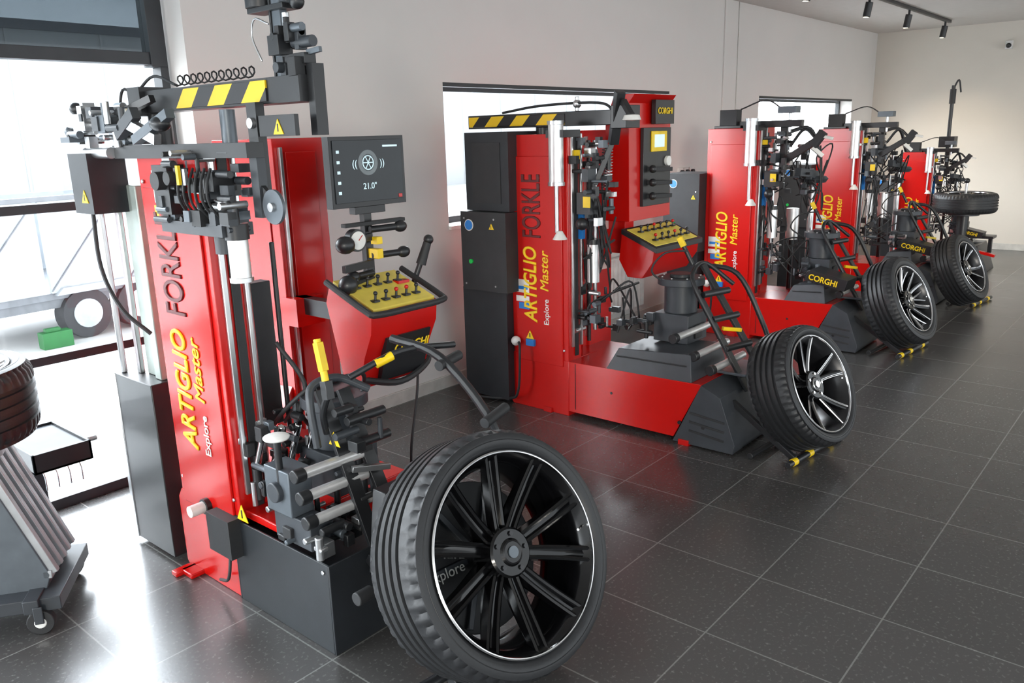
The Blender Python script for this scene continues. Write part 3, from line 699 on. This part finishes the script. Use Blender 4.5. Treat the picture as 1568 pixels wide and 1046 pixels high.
# far wheel stand with horizontal tyre
e = empty('tire_mounting_stand', (10.3, 2.08, 0))
b = B()
b.prism([(-.3, .0), (.35, 0), (.3, .22), (-.2, .3)], 'x', -.15, .35, BLK); b.cyl((0, 0, .2), (0, 0, .62), .06, BLK, 24); b.cyl((0, 0, .62), (0, 0, .68), .16, GRY, 32)
b.cyl((0, 0, .6), (0, 0, .98), .014, STL); b.cyl((0, 0, .80), (0, 0, .86), .05, BLK); b.ball((0, 0, 1.0), .03, BLK); b.bar((.1, .1, .38), (.1, -.32, .38), .2, .03, BLK); b.bar((.1, -.28, .2), (.1, -.28, .38), .04, .04, BLK)
b.bar((-.13, -.2, .24), (-.13, -.38, .20), .06, .03, RED)
b.obj('stand', e)
w = wheel(.33, .22, .2, 'silver', (0, 0, .76), 0, 5, flat=True); w.parent = e; w.name = 'mounted_wheel'

# left trolley with wheel
e = empty('wheel_trolley', (.71, 3.22, 0), math.radians(-35))
b = B()
b.prism([(-.05, .12), (.28, .12), (.30, .18), (.14, .62), (-.05, .64)], 'y', -.13, .13, MGRY)
for k in range(5): b.bar((.31, -.11+k*.055, .18), (.155, -.11+k*.055, .61), .025, .03, LGRY)
b.bar((.29, -.13, .18), (.29, .13, .18), .03, .03, LGRY); b.bar((.15, -.13, .61), (.15, .13, .61), .03, .03, LGRY)
b.box((-.3, -.2, .08), (.34, .2, .13), GRY); b.bar((.25, -.22, .11), (.25, .22, .11), .05, .05, GRY)
for x, y in ((.27, -.2), (.27, .2), (-.25, -.2), (-.25, .2)):
    b.cyl((x, y-.015, .045), (x, y+.015, .045), .045, BLKM, 24); b.cyl((x, y-.018, .045), (x, y+.018, .045), .02, WHT, 16); b.bar((x, y-.022, .045), (x, y-.022, .11), .03, .006, GRY)
b.cyl((0, 0, .6), (0, 0, .68), .18, LGRY, 32)
b.obj('trolley_frame', e)
w = wheel(.31, .24, .24, 'silver', (0, 0, .80), 0, 5, flat=True); w.parent = e; w.name = 'stacked_wheel'

b = B()
b.box((1.0, 3.30, .42), (1.22, 3.68, .43), BLK)
for a, c in (((1.0, 3.30), (1.22, 3.31)), ((1.0, 3.67), (1.22, 3.68)), ((1.0, 3.3), (1.01, 3.68)), ((1.21, 3.3), (1.22, 3.68))): b.box((*a, .42), (*c, .50), BLK)
b.box((1.01, 3.31, .43), (1.21, 3.67, .49), GRY)
b.box((1.05, 3.48, .0), (1.09, 3.52, .42), GRY); b.box((1.0, 3.42, 0), (1.16, 3.58, .02), GRY)
b.cyl((1.22, 3.4, .47), (1.28, 3.4, .47), .012, STL)
for k in range(4): b.tube([(1.03+k*.045, 3.31, .43), (1.03+k*.045, 3.29, .40), (1.03+k*.045, 3.29, .35)], .003, STL)
b.obj('parts_tray_stand', bevel=.002)

# ---------------------------------------------------------------- outdoors
PAVE = mat('pale_paving', (.55, .55, .54), .8, nscale=1.5)
b = B(); b.box((-30, 4.05, -.12), (60, 60, -.02), PAVE); b.obj('ground_outside', bevel=0)
WB = mat('white_cladding', (.50, .52, .54), .6, var=.03)
GB = mat('grey_roof_trim', (.16, .18, .21), .6)
b = B(); b.prism([(20, -.02), (34, -.02), (34, 7.5), (20, 4.2)], 'x', -16, 40, WB); b.box((-16, 19.9, 4.1), (40, 20.1, 4.3), GB)
for k in range(28): b.box((-15+k*2, 19.96, 0), (-14.95+k*2, 20, 4.1), WB)
b.obj('warehouse_building', bevel=0)
LEAF = mat('tree_foliage', (.07, .13, .04), .8, var=.8, nscale=3); BARK = mat('tree_bark', (.2, .17, .14), .9)
for tx, ty, ts in ((11.5, 38, 2.0), (15.5, 38.5, 1.85), (19.5, 38, 2.1), (24, 39, 1.9)):
    b = B(); rr = random.Random(int(tx*10)+50)
    b.cyl((0, 0, -.02), (0, 0, 4.6), .12, BARK, 12, .07)
    for k in range(5): a = k*1.26; b.cyl((0, 0, 3.6), (1.3*math.cos(a), 1.3*math.sin(a), 5.2), .05, BARK, 8, .02)
    for k in range(120):
        v = Vector((rr.gauss(0, 1), rr.gauss(0, 1), rr.gauss(0, .7))); v = v.normalized()*rr.uniform(.4, 2.0)
        b.ball((v.x, v.y, 5.0+v.z*.7), rr.uniform(.12, .26), LEAF, (1, 1, .6))
    b.obj('tree', None, 0, (tx, ty, 0)).scale = (ts,)*3
TR = mat('trailer_panel', (.40, .43, .46), .5); TRD = mat('trailer_frame', (.16, .17, .19), .5); TRT = mat('trailer_tyre', (.03, .03, .035), .7)
e = empty('flatbed_trailer', (2.88, 7.9, 0), math.radians(6))
b = B()
b.box((-1.0, -.4, .36), (3.2, 1.2, .42), TRD)
for k in range(6): b.box((-.98+k*.7, -.42, .42), (-.32+k*.7, -.38, 1.2), TR); b.bar((-.98+k*.7, -.425, .44), (-.34+k*.7, -.425, 1.17), .01, .02, TRD, (0, 1, 0))
b.box((-1.0, -.4, .42), (-.96, 1.2, 1.2), TR); b.box((-1.0, 1.16, .42), (3.2, 1.2, 1.2), TR)
b.box((-1.0, -.43, 1.2), (3.2, -.37, 1.24), TRD)
b.box((-1.0, -.36, .28), (3.2, -.3, .36), TRD)
for x in (.0, .5):
    b.cyl((x, -.42, .20), (x, -.26, .20), .22, TRT, 32); b.cyl((x, -.43, .20), (x, -.42, .20), .13, TR, 24)
b.bar((-1.0, .4, .36), (-2.0, .4, .36), .08, .08, TRD); b.cyl((-1.8, .4, -.02), (-1.8, .4, .4), .03, TRD)
b.prism([(-.26, .40), (.76, .40), (.70, .46), (-.20, .46)], 'y', -.46, -.24, TR)
b.obj('trailer_body', e)
GCR = mat('green_crate_plastic', (.005, .14, .025), .5)
b = B(); b.box((2.46, 7.3, -.02), (2.70, 7.42, .12), GCR); b.box((2.5, 7.33, .12), (2.62, 7.39, .15), GCR); b.obj('green_crate')

# ---------------------------------------------------------------- light: bright hazy sky, brightest on the facade side
w = bpy.data.worlds.new('daylight'); sc.world = w; w.use_nodes = True
nt = w.node_tree; bg = nt.nodes['Background']
tc = nt.nodes.new('ShaderNodeTexCoord'); sp = nt.nodes.new('ShaderNodeSeparateXYZ'); rp = nt.nodes.new('ShaderNodeValToRGB')
nt.links.new(tc.outputs['Generated'], sp.inputs[0]); nt.links.new(sp.outputs['Z'], rp.inputs['Fac']); nt.links.new(rp.outputs[0], bg.inputs[0])
rp.color_ramp.elements[0].color = (.92, .97, 1, 1); rp.color_ramp.elements[1].color = (.8, .9, 1, 1)
mr = nt.nodes.new('ShaderNodeMapRange'); mr.interpolation_type = 'SMOOTHSTEP'
mr.inputs['From Min'].default_value = -.2; mr.inputs['From Max'].default_value = .6; mr.inputs['To Min'].default_value = 2.15; mr.inputs['To Max'].default_value = 19
nt.links.new(sp.outputs['Y'], mr.inputs['Value']); nt.links.new(mr.outputs[0], bg.inputs[1])
s = bpy.data.lights.new('sun', 'SUN'); s.energy = .9; s.color = (1, .93, .82); s.angle = math.radians(7)
o = bpy.data.objects.new('sun', s); COL.objects.link(o); o.rotation_euler = Vector((1.34, 1.1, -.17)).to_track_quat('-Z', 'Y').to_euler(); o.location = (-4, -3, 4)

# ---------------------------------------------------------------- camera
cam = bpy.data.cameras.new('camera'); co = bpy.data.objects.new('camera', cam); COL.objects.link(co)
cam.sensor_width = 36; cam.lens = 36*1240/1568; cam.clip_start = .05; cam.clip_end = 200
ux = Vector((.6459, .2068, -.7348)); uz = Vector((-.0269, .9681, .2490)); ux.normalize(); uz = (uz-ux*uz.dot(ux)).normalized(); uy = uz.cross(ux)
co.matrix_world = Matrix(((ux[0], ux[1], ux[2], 0), (uy[0], uy[1], uy[2], 0), (uz[0], uz[1], uz[2], 1.65), (0, 0, 0, 1)))
sc.camera = co
